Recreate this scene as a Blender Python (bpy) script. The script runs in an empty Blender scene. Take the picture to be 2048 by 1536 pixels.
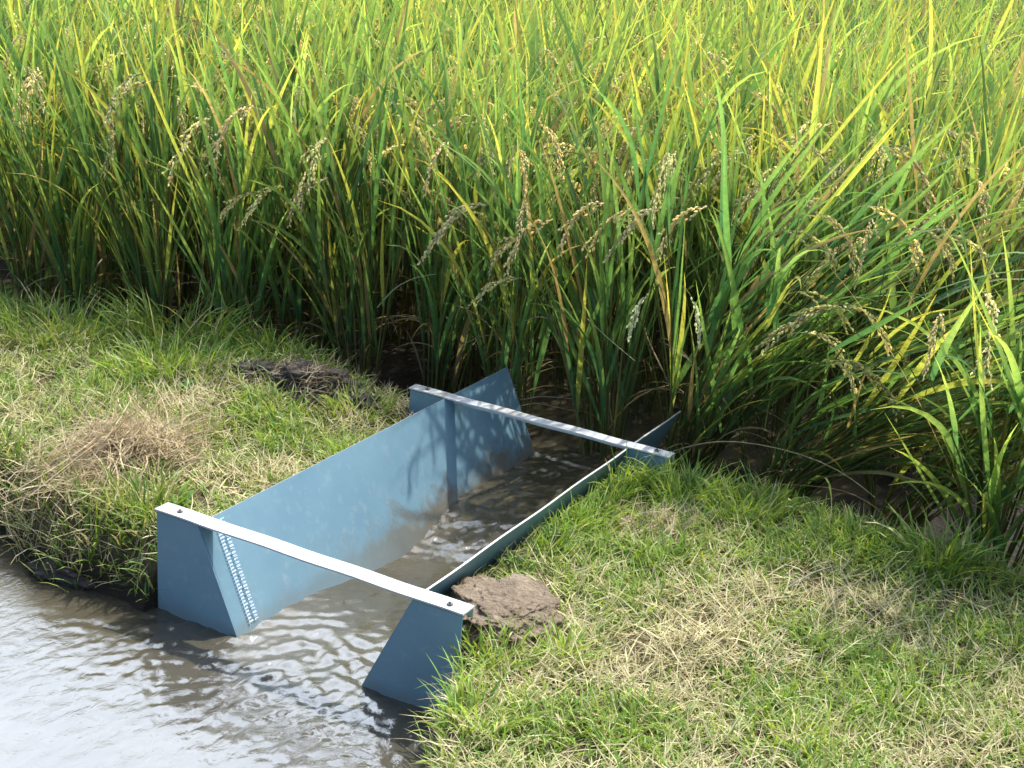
import bpy, bmesh, math, random
import numpy as np
from mathutils import Matrix, Vector

S = bpy.context.scene
COL = S.collection

# ------------------------------------------------------------------ camera
FWD = np.array([-0.42703205, 0.82893423, -0.36126398])
RGT = np.array([0.87219614, 0.48300928, 0.07730418])
UPV = np.array([-0.23857393, 0.28208169, 0.92925368])
CAM = np.array([2.03878135, -2.80018335, 1.75114657])
FPX, CX, CY = 2876.88, 1024.0, 856.0
cd = bpy.data.cameras.new('camera'); cam = bpy.data.objects.new('camera', cd); COL.objects.link(cam)
cd.sensor_width = 36.0; cd.lens = FPX * 36.0 / 2048.0; cd.shift_y = (CY - 768.0) / 2048.0
cd.clip_start = 0.05; cd.clip_end = 500
cam.matrix_world = Matrix(((RGT[0], UPV[0], -FWD[0], CAM[0]), (RGT[1], UPV[1], -FWD[1], CAM[1]),
                           (RGT[2], UPV[2], -FWD[2], CAM[2]), (0, 0, 0, 1)))
S.camera = cam

# ------------------------------------------------------------------ light
SUN_EL, SUN_AZ = math.radians(61), math.radians(14)      # azimuth from +Y towards +X
w = bpy.data.worlds.new('World'); S.world = w; w.use_nodes = True
nt = w.node_tree; nt.nodes.clear()
out = nt.nodes.new('ShaderNodeOutputWorld'); bg = nt.nodes.new('ShaderNodeBackground')
sky = nt.nodes.new('ShaderNodeTexSky'); sky.sky_type = 'NISHITA'; sky.sun_disc = False
sky.sun_elevation = SUN_EL; sky.sun_rotation = SUN_AZ; sky.dust_density = 3.0; sky.air_density = 1.0
# bright cloud patch added out of view, sunward, to whiten the pool's reflection
tc = nt.nodes.new('ShaderNodeTexCoord'); nz = nt.nodes.new('ShaderNodeTexNoise')
nz.inputs['Scale'].default_value = 2.2; nz.inputs['Detail'].default_value = 6
cr = nt.nodes.new('ShaderNodeValToRGB'); cr.color_ramp.elements[0].position = 0.22; cr.color_ramp.elements[1].position = 0.5
cm = nt.nodes.new('ShaderNodeMix'); cm.data_type = 'RGBA'
cm.inputs[7].default_value = (19.5, 22, 26, 1)
dp = nt.nodes.new('ShaderNodeVectorMath'); dp.operation = 'DOT_PRODUCT'; CD = Vector((-0.40, 0.80, 0.50)).normalized()
dp.inputs[1].default_value = CD; nt.links.new(tc.outputs['Generated'], dp.inputs[0])
dr = nt.nodes.new('ShaderNodeMapRange'); dr.interpolation_type = 'SMOOTHSTEP'; dr.inputs[1].default_value = 0.70; dr.inputs[2].default_value = 0.93
nt.links.new(dp.outputs['Value'], dr.inputs[0])
mm = nt.nodes.new('ShaderNodeMath'); mm.operation = 'MULTIPLY'; nt.links.new(dr.outputs[0], mm.inputs[0])
nt.links.new(tc.outputs['Generated'], nz.inputs['Vector']); nt.links.new(nz.outputs['Fac'], cr.inputs['Fac'])
nt.links.new(cr.outputs['Color'], mm.inputs[1]); nt.links.new(mm.outputs[0], cm.inputs[0]); nt.links.new(sky.outputs['Color'], cm.inputs[6])
nt.links.new(cm.outputs[2], bg.inputs['Color']); bg.inputs['Strength'].default_value = 0.15
nt.links.new(bg.outputs[0], out.inputs[0])
sd = bpy.data.lights.new('sun', 'SUN'); sd.energy = 3.3; sd.angle = math.radians(1.2); sd.color = (1, 0.95, 0.86)
so = bpy.data.objects.new('sun', sd); COL.objects.link(so)
sv = Vector((math.sin(SUN_AZ) * math.cos(SUN_EL), math.cos(SUN_AZ) * math.cos(SUN_EL), math.sin(SUN_EL)))
so.rotation_euler = sv.to_track_quat('Z', 'Y').to_euler(); so.location = (3, 8, 10)
S.view_settings.view_transform = 'Standard'; S.view_settings.look = 'None'
S.view_settings.exposure = 0.95; S.view_settings.gamma = 1.0
S.render.engine = 'CYCLES'
try:
    S.cycles.transparent_max_bounces = 8; S.cycles.max_bounces = 8
except Exception: pass

# ------------------------------------------------------------------ helpers
RNG = np.random.default_rng(7)
def at_y(px, py, Y):
    d = FWD * FPX + RGT * (px - CX) - UPV * (py - CY)
    return CAM + d * ((Y - CAM[1]) / d[1])
def at_z(px, py, Z):
    d = FWD * FPX + RGT * (px - CX) - UPV * (py - CY)
    return CAM + d * ((Z - CAM[2]) / d[2])

def tag(o, label=None, cat=None, group=None, kind=None):
    if label: o['label'] = label
    if cat: o['category'] = cat
    if group: o['group'] = group
    if kind: o['kind'] = kind
    return o
def empty(name, loc, rz=0.0):
    o = bpy.data.objects.new(name, None); COL.objects.link(o)
    o.location = loc; o.rotation_euler = (0, 0, rz); o.empty_display_size = 0.05
    return o
def mesh_np(name, V, F, col=None, mat=None, smooth=True):
    """V (n,3), F (m,4) ints, col (n,3)"""
    me = bpy.data.meshes.new(name)
    V = np.asarray(V, dtype=np.float32); F = np.asarray(F, dtype=np.int32); k = F.shape[1]
    me.vertices.add(len(V)); me.vertices.foreach_set('co', V.ravel())
    me.loops.add(F.size); me.loops.foreach_set('vertex_index', F.ravel())
    me.polygons.add(len(F)); me.polygons.foreach_set('loop_start', np.arange(len(F), dtype=np.int32) * k)
    me.polygons.foreach_set('loop_total', np.full(len(F), k, dtype=np.int32))
    me.polygons.foreach_set('use_smooth', np.full(len(F), smooth))
    if col is not None:
        a = me.color_attributes.new('tint', 'FLOAT_COLOR', 'POINT')
        c = np.ones((len(V), 4), dtype=np.float32); c[:, :3] = col; a.data.foreach_set('color', c.ravel())
    me.update(calc_edges=True); me.validate()
    if mat: me.materials.append(mat)
    return me
def link(name, me, parent=None, loc=(0, 0, 0)):
    o = bpy.data.objects.new(name, me); COL.objects.link(o); o.location = loc
    if parent: o.parent = parent
    return o

class Bag:
    """collects arrays of quads"""
    def __init__(s): s.V = []; s.F = []; s.C = []; s.n = 0
    def add(s, V, F, C):
        V = np.asarray(V, float).reshape(-1, 3); s.V.append(V); s.F.append(np.asarray(F).reshape(-1, 4) + s.n)
        s.C.append(np.broadcast_to(np.asarray(C, float), V.shape) if np.ndim(C) == 1 else np.asarray(C, float).reshape(-1, 3)); s.n += len(V)
    def mesh(s, name, mat, smooth=True):
        return mesh_np(name, np.concatenate(s.V), np.concatenate(s.F), np.concatenate(s.C), mat, smooth)
    def arrays(s): return np.concatenate(s.V), np.concatenate(s.F), np.concatenate(s.C)

def paths(base, az, th0, bend, L, seg, power=1.5, wob=0.0, rng=RNG):
    """curved blade axes: angle from vertical th0 -> th0+bend"""
    N = len(az); s = (np.arange(seg) + 0.5) / seg
    th = th0[:, None] + bend[:, None] * s[None, :] ** power
    a = az[:, None] + (wob * rng.normal(size=(N, 1)) * s[None, :] if wob else 0)
    d = np.stack([np.sin(th) * np.cos(a), np.sin(th) * np.sin(a), np.cos(th)], -1) * (L[:, None, None] / seg)
    P = np.concatenate([np.zeros((N, 1, 3)), np.cumsum(d, 1)], 1) + np.asarray(base)[:, None, :]
    return P
def ribbons(bag, P, W, C0, C1, twist=None, fold=False, prof=None, rng=RNG):
    """P (N,S+1,3) axes, W (N,) widths, colours base/tip (N,3)"""
    N, n, _ = P.shape
    T = np.gradient(P, axis=1); T /= np.linalg.norm(T, axis=2, keepdims=True) + 1e-9
    hz = P[:, -1] - P[:, 0]; a = np.arctan2(hz[:, 1], hz[:, 0]) + np.pi / 2
    side = np.stack([np.cos(a), np.sin(a), np.zeros(N)], -1)[:, None, :] * np.ones((1, n, 1))
    nor = np.cross(T, side); nor /= np.linalg.norm(nor, axis=2, keepdims=True) + 1e-9
    if twist is None: twist = rng.uniform(-0.9, 0.9, N)
    t = np.linspace(0, 1, n)[None, :]
    ang = twist[:, None] * (0.4 + t)
    sd = side * np.cos(ang)[..., None] + nor * np.sin(ang)[..., None]
    nn = np.cross(T, sd)
    s = np.linspace(0, 1, n)
    if prof is None: prof = np.clip(np.minimum(0.55 + s * 1.8, 1) * (1 - s ** 2.4), 0.03, 1)
    hw = (W[:, None] * prof[None, :] * 0.5)[..., None]
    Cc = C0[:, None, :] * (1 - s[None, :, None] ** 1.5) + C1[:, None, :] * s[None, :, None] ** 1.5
    if fold:
        X = np.stack([P - sd * hw + nn * hw * 0.35, P, P + sd * hw + nn * hw * 0.35], 2); k = 3
    else:
        X = np.stack([P - sd * hw, P + sd * hw], 2); k = 2
    Cc = np.repeat(Cc[:, :, None, :], k, 2)
    idx = np.arange(N * n * k).reshape(N, n, k)
    Fs = [np.stack([idx[:, :-1, j], idx[:, :-1, j + 1], idx[:, 1:, j + 1], idx[:, 1:, j]], -1).reshape(-1, 4) for j in range(k - 1)]
    bag.add(X.reshape(-1, 3), np.concatenate(Fs), Cc.reshape(-1, 3))
def tubes(bag, P, R0, R1, C, sides=4):
    N, n, _ = P.shape
    T = np.gradient(P, axis=1); T /= np.linalg.norm(T, axis=2, keepdims=True) + 1e-9
    ref = np.where(np.abs(T[..., 2:3]) > 0.9, np.array([1., 0, 0]), np.array([0, 0, 1.]))
    u = np.cross(T, ref); u /= np.linalg.norm(u, axis=2, keepdims=True) + 1e-9; v = np.cross(T, u)
    s = np.linspace(0, 1, n)[None, :]; R = (R0[:, None] * (1 - s) + R1[:, None] * s)[..., None]
    X = np.stack([P + R * (u * math.cos(2 * math.pi * j / sides) + v * math.sin(2 * math.pi * j / sides)) for j in range(sides)], 2)
    idx = np.arange(N * n * sides).reshape(N, n, sides)
    Fs = [np.stack([idx[:, :-1, j], idx[:, :-1, (j + 1) % sides], idx[:, 1:, (j + 1) % sides], idx[:, 1:, j]], -1).reshape(-1, 4) for j in range(sides)]
    Cc = np.repeat(np.repeat(np.asarray(C)[:, None, None, :], n, 1), sides, 2)
    bag.add(X.reshape(-1, 3), np.concatenate(Fs), Cc.reshape(-1, 3))

_lat = np.random.default_rng(3).random((256, 256))
def vnoise(x, y):
    xi = np.floor(x).astype(int); yi = np.floor(y).astype(int); fx = x - xi; fy = y - yi
    fx = fx * fx * (3 - 2 * fx); fy = fy * fy * (3 - 2 * fy)
    g = lambda i, j: _lat[i % 256, j % 256]
    return (g(xi, yi) * (1 - fx) + g(xi + 1, yi) * fx) * (1 - fy) + (g(xi, yi + 1) * (1 - fx) + g(xi + 1, yi + 1) * fx) * fy
def fbm(x, y, o=4, sc=1.0):
    r = 0; a = 0.5; x = np.asarray(x) * sc + 31.7; y = np.asarray(y) * sc + 17.3
    for _ in range(o): r = r + a * (vnoise(x, y) - 0.5); x = x * 2.03 + 5.1; y = y * 2.03 + 9.2; a *= 0.5
    return r
def sstep(a, b, x):
    t = np.clip((x - a) / (b - a), 0, 1); return t * t * (3 - 2 * t)

# ------------------------------------------------------------------ materials
def new_mat(name):
    m = bpy.data.materials.new(name); m.use_nodes = True; n = m.node_tree
    b = n.nodes['Principled BSDF']; return m, n, b
def N(n, t, **k):
    x = n.nodes.new(t)
    for a, v in k.items():
        if a.startswith('i_'): x.inputs[a[2:].replace('_', ' ')].default_value = v
        else: setattr(x, a, v)
    return x
def ramp(n, stops):
    r = n.nodes.new('ShaderNodeValToRGB'); e = r.color_ramp.elements
    while len(e) < len(stops): e.new(0.5)
    for q, (p, c) in zip(e, stops): q.position = p; q.color = (*c, 1) if len(c) == 3 else c
    return r
def noise(n, scale, detail=5, rough=0.6, vec=None, dist=0.0):
    x = N(n, 'ShaderNodeTexNoise'); x.inputs['Scale'].default_value = scale; x.inputs['Detail'].default_value = detail
    x.inputs['Roughness'].default_value = rough; x.inputs['Distortion'].default_value = dist
    if vec is not None: n.links.new(vec, x.inputs['Vector'])
    return x
def mixc(n, fac, a, b, mode='MIX'):
    m = N(n, 'ShaderNodeMix', data_type='RGBA', blend_type=mode)
    for i, v in ((0, fac), (6, a), (7, b)):
        if isinstance(v, (int, float)): m.inputs[i].default_value = v
        elif isinstance(v, tuple): m.inputs[i].default_value = (*v, 1) if len(v) == 3 else v
        else: n.links.new(v, m.inputs[i])
    return m.outputs[2]
def bump(n, b, h, strength=0.3, dist=0.01):
    x = N(n, 'ShaderNodeBump'); x.inputs['Strength'].default_value = strength; x.inputs['Distance'].default_value = dist
    n.links.new(h, x.inputs['Height']); n.links.new(x.outputs[0], b.inputs['Normal']); return x

def leaf_mat(name, trans=0.45, rough=0.45, tw=(1.25, 1.15, 0.55)):
    m, n, b = new_mat(name)
    at = N(n, 'ShaderNodeAttribute', attribute_name='tint')
    oi = N(n, 'ShaderNodeObjectInfo'); hs = N(n, 'ShaderNodeHueSaturation')
    mr = N(n, 'ShaderNodeMapRange'); mr.inputs[3].default_value = 0.8; mr.inputs[4].default_value = 1.2
    n.links.new(oi.outputs['Random'], mr.inputs[0]); n.links.new(mr.outputs[0], hs.inputs['Value'])
    n.links.new(at.outputs['Color'], hs.inputs['Color'])
    g = N(n, 'ShaderNodeNewGeometry'); nz = noise(n, 60, 3, 0.6, g.outputs['Position'])
    c = mixc(n, 1.0, hs.outputs['Color'], ramp_out(n, nz, [(0.3, (0.8, 0.8, 0.8)), (0.7, (1.15, 1.15, 1.15))]), 'MULTIPLY')
    n.links.new(c, b.inputs['Base Color']); b.inputs['Roughness'].default_value = rough
    b.inputs['Specular IOR Level'].default_value = 0.35
    t = N(n, 'ShaderNodeBsdfTranslucent'); tcx = mixc(n, 1.0, c, tw, 'MULTIPLY'); n.links.new(tcx, t.inputs['Color'])
    mx = N(n, 'ShaderNodeMixShader'); mx.inputs[0].default_value = trans
    n.links.new(b.outputs[0], mx.inputs[1]); n.links.new(t.outputs[0], mx.inputs[2])
    n.links.new(mx.outputs[0], n.nodes['Material Output'].inputs['Surface'])
    return m
def ramp_out(n, src, stops):
    r = ramp(n, stops); n.links.new(src.outputs['Fac'] if 'Fac' in src.outputs else src.outputs[0], r.inputs['Fac']); return r.outputs['Color']

M_LEAF = leaf_mat('rice_leaf', 0.5, 0.45, (1.2, 1.12, 0.65))
M_GRASS = leaf_mat('grass_blade', 0.35)
M_STRAW = leaf_mat('dry_blade', 0.2, 0.7, (1.1, 1.0, 0.8))
M_GRAIN = leaf_mat('rice_grain', 0.45, 0.5, (1.05, 1.05, 0.9))

def paint_mat():
    m, n, b = new_mat('blue_paint')
    g = N(n, 'ShaderNodeNewGeometry'); P = g.outputs['Position']
    n1 = noise(n, 3.0, 5, 0.6, P); n2 = noise(n, 26, 6, 0.7, P); n3 = noise(n, 120, 3, 0.6, P)
    c = ramp_out(n, n1, [(0.3, (0.130, 0.238, 0.305)), (0.7, (0.172, 0.292, 0.358))])
    # pale scuffs and small chips
    sc = ramp_out(n, n2, [(0.54, (0, 0, 0)), (0.72, (0.7, 0.7, 0.7))])
    c = mixc(n, sc, c, (0.24, 0.33, 0.37))
    # mud splashes and tide line by height (a dried deposit)
    sx = N(n, 'ShaderNodeSeparateXYZ'); n.links.new(P, sx.inputs[0])
    n4 = noise(n, 9, 6, 0.7, P, 0.6)
    ad = N(n, 'ShaderNodeMath', operation='MULTIPLY_ADD'); n.links.new(n4.outputs['Fac'], ad.inputs[0]); ad.inputs[1].default_value = -0.42
    n.links.new(sx.outputs['Z'], ad.inputs[2])
    mr = N(n, 'ShaderNodeMapRange'); n.links.new(ad.outputs[0], mr.inputs[0]); mr.inputs[1].default_value = -0.43; mr.inputs[2].default_value = -0.52
    mr.inputs[3].default_value = 0; mr.inputs[4].default_value = 0.85
    yr = N(n, 'ShaderNodeMapRange'); n.links.new(sx.outputs['Y'], yr.inputs[0]); yr.inputs[1].default_value = 0.45; yr.inputs[2].default_value = 1.0
    yr.inputs[3].default_value = 0.15; yr.inputs[4].default_value = 1.0
    mu = N(n, 'ShaderNodeMath', operation='MULTIPLY'); n.links.new(mr.outputs[0], mu.inputs[0]); n.links.new(yr.outputs[0], mu.inputs[1])
    c = mixc(n, mu.outputs[0], c, (0.15, 0.12, 0.08))
    # silt line left by the water
    ad2 = N(n, 'ShaderNodeMath', operation='MULTIPLY_ADD'); n.links.new(n2.outputs['Fac'], ad2.inputs[0]); ad2.inputs[1].default_value = -0.07; n.links.new(sx.outputs['Z'], ad2.inputs[2])
    mr2 = N(n, 'ShaderNodeMapRange'); n.links.new(ad2.outputs[0], mr2.inputs[0]); mr2.inputs[1].default_value = -0.305; mr2.inputs[2].default_value = -0.33
    mr2.inputs[3].default_value = 0; mr2.inputs[4].default_value = 0.3; c = mixc(n, mr2.outputs[0], c, (0.15, 0.145, 0.11))
    # thin vertical run marks and scratches
    mp = N(n, 'ShaderNodeMapping'); mp.inputs['Scale'].default_value = (60, 60, 3.0); n.links.new(P, mp.inputs[0])
    n5 = noise(n, 1.0, 4, 0.6, mp.outputs[0]); st_ = ramp_out(n, n5, [(0.6, (0, 0, 0)), (0.78, (0.35, 0.35, 0.35))]); c = mixc(n, st_, c, (0.22, 0.24, 0.22))
    sp = ramp_out(n, n3, [(0.70, (0, 0, 0)), (0.76, (0.5, 0.5, 0.5))]); c = mixc(n, sp, c, (0.08, 0.07, 0.05))
    n.links.new(c, b.inputs['Base Color'])
    b.inputs['Roughness'].default_value = 0.42; b.inputs['Specular IOR Level'].default_value = 0.4
    bump(n, b, n2.outputs['Fac'], 0.12, 0.004); return m
M_PAINT = paint_mat()
def metal_mat(name, c0, c1, rust):
    m, n, b = new_mat(name); g = N(n, 'ShaderNodeNewGeometry'); P = g.outputs['Position']
    n1 = noise(n, 14, 6, 0.65, P); n2 = noise(n, 5, 6, 0.7, P)
    c = ramp_out(n, n1, [(0.3, c0), (0.7, c1)])
    c = mixc(n, ramp_out(n, n2, [(0.5, (0, 0, 0)), (0.75, (rust,) * 3)]), c, (0.34, 0.27, 0.17))
    n.links.new(c, b.inputs['Base Color']); b.inputs['Roughness'].default_value = 0.38; b.inputs['Metallic'].default_value = 0.1
    bump(n, b, n1.outputs['Fac'], 0.1, 0.003); return m
M_BAR = metal_mat('white_bar_paint', (0.42, 0.44, 0.45), (0.56, 0.58, 0.58), 0.4)
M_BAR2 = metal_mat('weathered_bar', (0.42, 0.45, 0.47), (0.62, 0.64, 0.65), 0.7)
M_EDGE = metal_mat('worn_sheet_edge', (0.36, 0.40, 0.42), (0.52, 0.52, 0.48), 0.6)
M_BOLT = metal_mat('bolt_steel', (0.08, 0.08, 0.08), (0.16, 0.15, 0.14), 0.6)
M_MARK = metal_mat('gauge_marks', (0.55, 0.68, 0.8), (0.7, 0.8, 0.9), 0.0)

def soil_mat(name, stops, sc=6, bs=0.9, bd=0.03, attr=False):
    m, n, b = new_mat(name); g = N(n, 'ShaderNodeNewGeometry'); P = g.outputs['Position']
    n1 = noise(n, sc, 8, 0.7, P); n2 = noise(n, sc * 7, 6, 0.7, P)
    c = ramp_out(n, n1, stops)
    c = mixc(n, 1.0, c, ramp_out(n, n2, [(0.3, (0.65,) * 3), (0.7, (1.3,) * 3)]), 'MULTIPLY')
    if attr:   # wet mud where the ground lies low
        sx = N(n, 'ShaderNodeSeparateXYZ'); n.links.new(P, sx.inputs[0])
        mr = N(n, 'ShaderNodeMapRange'); n.links.new(sx.outputs['Z'], mr.inputs[0]); mr.inputs[1].default_value = -0.19; mr.inputs[2].default_value = -0.27
        c = mixc(n, mr.outputs[0], c, (0.035, 0.028, 0.02))
        rr = N(n, 'ShaderNodeMapRange'); n.links.new(sx.outputs['Z'], rr.inputs[0]); rr.inputs[1].default_value = -0.2; rr.inputs[2].default_value = -0.29
        rr.inputs[3].default_value = 0.95; rr.inputs[4].default_value = 0.6; b.inputs['Specular IOR Level'].default_value = 0.15; n.links.new(rr.outputs[0], b.inputs['Roughness'])
    else: b.inputs['Roughness'].default_value = 0.9
    n.links.new(c, b.inputs['Base Color'])
    ad = N(n, 'ShaderNodeMath', operation='ADD'); n.links.new(n1.outputs['Fac'], ad.inputs[0]); n.links.new(n2.outputs['Fac'], ad.inputs[1])
    bump(n, b, ad.outputs[0], bs, bd); return m
M_SOIL = soil_mat('bank_soil', [(0.3, (0.07, 0.055, 0.03)), (0.5, (0.13, 0.10, 0.055)), (0.72, (0.20, 0.165, 0.09))], attr=True)
M_CLOD = soil_mat('dry_earth', [(0.3, (0.14, 0.10, 0.065)), (0.55, (0.25, 0.19, 0.125)), (0.75, (0.37, 0.295, 0.20))], 9, 1.0, 0.02)
M_MUD = soil_mat('dark_mud', [(0.3, (0.05, 0.042, 0.034)), (0.55, (0.11, 0.092, 0.072)), (0.75, (0.20, 0.17, 0.13))], 12, 1.0, 0.02)

def water_mat():
    m, n, b = new_mat('silty_water'); g = N(n, 'ShaderNodeNewGeometry'); P = g.outputs['Position']
    n1 = noise(n, 2.5, 4, 0.6, P)
    c = ramp_out(n, n1, [(0.3, (0.052, 0.046, 0.032)), (0.7, (0.082, 0.073, 0.05))])
    n.links.new(c, b.inputs['Base Color']); b.inputs['Roughness'].default_value = 0.06; b.inputs['IOR'].default_value = 1.5
    b.inputs['Specular IOR Level'].default_value = 0.9
    mp = N(n, 'ShaderNodeMapping'); mp.inputs['Scale'].default_value = (1.0, 0.55, 1); n.links.new(P, mp.inputs[0])
    w1 = noise(n, 24, 5, 0.6, mp.outputs[0], 1.2)
    w2 = noise(n, 120, 3, 0.6, mp.outputs[0], 0.4)
    ad = N(n, 'ShaderNodeMath', operation='MULTIPLY_ADD'); n.links.new(w2.outputs['Fac'], ad.inputs[0]); ad.inputs[1].default_value = 0.22; n.links.new(w1.outputs['Fac'], ad.inputs[2])
    bump(n, b, ad.outputs[0], 0.25, 0.010); return m
M_WATER = water_mat()

# ------------------------------------------------------------------ terrain
HA, HB, HH = 0.3534, 0.2106, 0.3097       # flume: half width at top, at water, depth
LEN, BACK = 1.76, 1.314
def shore(x):   # y of the pool's far edge for x<-.5 ; the near bank on the right
    return -0.03 + 0.05 * np.sin(x * 4.1) + 0.04 * np.sin(x * 9.7 + 1)
def terrain(x, y):
    x = np.asarray(x, float); y = np.asarray(y, float)
    bank = -0.105 + 0.09 * fbm(x, y, 5, 2.2) + 0.03 * fbm(x, y, 3, 14) + 0.015 * sstep(0.45, 1.2, np.abs(x))
    bank = bank + 0.02 * np.exp(-((x + 0.95) ** 2 + (y - 1.25) ** 2) / 0.12)
    paddy = -0.325 + 0.07 * fbm(x, y, 4, 3.0) + 0.045 * sstep(0.7, 1.2, np.abs(x)) + 0.03 * sstep(2.6, 3.4, y)
    e = 1.50 + 0.10 * fbm(x, 0 * y, 3, 2.0) + 0.10 * sstep(-0.7, -1.1, x) - 0.27 * sstep(-1.35, -2.1, x) - 0.06 * sstep(0.8, 1.6, x)
    h = bank + (paddy - bank) * sstep(e - 0.13, e + 0.13, y)
    # pool: left of the near bank
    xr = 0.575 + 0.32 * sstep(0.0, -0.9, y) + 0.05 * fbm(0 * x, y, 3, 3.0)     # right shoreline
    pl = sstep(0.0, -0.13, x - xr)
    ps = sstep(shore(x) + 0.14, shore(x) - 0.16, y)
    pool = np.where(np.abs(x) < 0.5, sstep(0.03, 0.012, y), ps) * np.where((x > 0.3) & (y > 0.012), 0, pl)
    pool = pool * sstep(-6.0, -4.5, y)
    h = h + (-0.55 - h) * pool
    # trench for the flume
    zw = -(HA - np.abs(x)) * HH / (HA - HB) - 0.025
    tr = np.where((np.abs(x) < HA + 0.01) & (y > -0.06) & (y < LEN + 0.12), np.minimum(h, np.maximum(zw, -0.52)), h)
    tr = np.where((np.abs(x) < 0.30) & (y >= LEN + 0.12), np.minimum(tr, -0.52 + 0.22 * sstep(LEN, LEN + 0.5, y)), tr)
    return tr
def axis(lo, hi, step, far, g=1.25):
    a = list(np.arange(lo, hi + 1e-6, step)); s = step; v = a[-1]
    R = []
    while v < far: s *= g; v += s; R.append(v)
    s = step; v = lo; Lf = []
    while v > -far: s *= g; v -= s; Lf.append(v)
    return np.array(Lf[::-1] + a + R)
def grid(xs, ys, fn):
    X, Y = np.meshgrid(xs, ys, indexing='ij'); Z = fn(X, Y)
    V = np.stack([X, Y, Z], -1).reshape(-1, 3); i = np.arange(len(V)).reshape(X.shape)
    F = np.stack([i[:-1, :-1], i[1:, :-1], i[1:, 1:], i[:-1, 1:]], -1).reshape(-1, 4)
    return V, F
V, F = grid(axis(-3.0, 2.3, 0.018, 60), axis(-1.2, 2.3, 0.018, 60), terrain)
tag(link('ground', mesh_np('ground', V, F, None, M_SOIL)), kind='structure')

def water_h(x, y):
    inside = np.abs(x) < HA
    prof = -0.310 - 0.058 * sstep(0.2, 0.85, y) + 0.064 * sstep(0.78, 1.26, y + 0.22 * fbm(x, y, 3, 5)) - 0.012 * sstep(1.1, 1.6, y)
    base = np.where((y > 0) & (y < LEN), prof, -0.310)
    t = sstep(-0.75, -0.05, y) * sstep(-0.9, -0.2, -np.abs(x - 0.05) + 0.1)
    base = base + (0.0075 - 0.0035 * sstep(0.0, 0.3, y) + 0.0035 * np.where(inside, sstep(0.75, 1.0, y) * sstep(2.2, 1.6, y), 0)) * t * 2 * fbm(x * 1.4, y * 1.0, 5, 30)
    base = base + 0.003 * t * np.sin((y * 0.9 + np.abs(x) * 0.8) * 75 + 14 * fbm(x, y, 4, 6)) * sstep(0.5, -0.1, np.abs(y - 0.05))
    base = base + 0.0025 * fbm(x, y, 4, 7)
    return base
V, F = grid(axis(-1.3, 1.0, 0.009, 40, 1.35), axis(-1.2, 2.1, 0.009, 40, 1.35), water_h)
tag(link('water', mesh_np('water', V, F, None, M_WATER)), kind='structure')

# ------------------------------------------------------------------ flume
flume = empty('measuring_flume', (0, 0, -0.31))
tag(flume, 'blue painted steel measuring flume with sloping sides carrying water through the grass bank', 'flume')
OFF = Vector((0, 0, 0.31))
def sheet(name, poly, thick, parent=flume, mat=M_PAINT, edge=M_EDGE, bev=0.0):
    """poly: 3D points of a flat plate (one face), thick: vector; rim faces take the worn edge"""
    me = bpy.data.meshes.new(name); bm = bmesh.new(); t = Vector(thick)
    a = [bm.verts.new(Vector(p) + OFF) for p in poly]; b = [bm.verts.new(Vector(p) + OFF + t) for p in poly]
    k = len(poly)
    bm.faces.new(a); bm.faces.new(b[::-1])
    for i in range(k):
        f = bm.faces.new((a[i], b[i], b[(i + 1) % k], a[(i + 1) % k])); f.material_index = 1
    bmesh.ops.recalc_face_normals(bm, faces=bm.faces)
    bm.to_mesh(me); bm.free(); me.materials.append(mat); me.materials.append(edge)
    return link(name, me, parent)
ZB = -0.46; XB = HA - (HA - HB) * (-ZB) / HH
nx, nz_ = HH, (HA - HB); ln = math.hypot(nx, nz_); nx /= ln; nz_ /= ln
walls = {}
for s in (-1, 1):
    # side wall built as a slightly wavy plate (subdivided), 4 mm thick
    bm = bmesh.new(); nu, nv = 40, 8; g = {}
    for i in range(nu + 1):
        for j in range(nv + 1):
            y = LEN * i / nu; q = j / nv
            wv = 0.0022 * math.sin(y * 5.1 + s) * math.sin(q * 3.0) + 0.0012 * math.sin(y * 13 + 2)
            x = HA + (XB - HA) * q; z = ZB * q
            for k, th in ((0, 0), (1, 0.005)):
                g[i, j, k] = bm.verts.new(Vector((s * (x + (th - wv) * nx), y + 0.0055, z - (th - wv) * nz_)) + OFF)
    def fq(*v, m=0):
        f = bm.faces.new(v); f.material_index = m; f.smooth = False
    for i in range(nu):
        for j in range(nv):
            for k in (0, 1): fq(g[i, j, k], g[i + 1, j, k], g[i + 1, j + 1, k], g[i, j + 1, k])
        fq(g[i, 0, 0], g[i + 1, 0, 0], g[i + 1, 0, 1], g[i, 0, 1], m=1); fq(g[i, nv, 0], g[i + 1, nv, 0], g[i + 1, nv, 1], g[i, nv, 1], m=1)
    for j in range(nv):
        for i in (0, nu): fq(g[i, j, 0], g[i, j + 1, 0], g[i, j + 1, 1], g[i, j, 1], m=0)
    bmesh.ops.recalc_face_normals(bm, faces=bm.faces)
    me = bpy.data.meshes.new('side_wall'); bm.to_mesh(me); bm.free(); me.materials.append(M_PAINT); me.materials.append(M_EDGE)
    walls[s] = link('side_wall', me, flume)
walls[-1]['label'] = 'sunlit inner side wall with the painted gauge scale'
walls[1]['label'] = 'shaded side wall beside the trodden grass'
sheet('floor_plate', [(-XB, 0.004, ZB), (XB, 0.004, ZB), (XB, LEN, ZB), (-XB, LEN, ZB)], (0, 0, -0.005))
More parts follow.
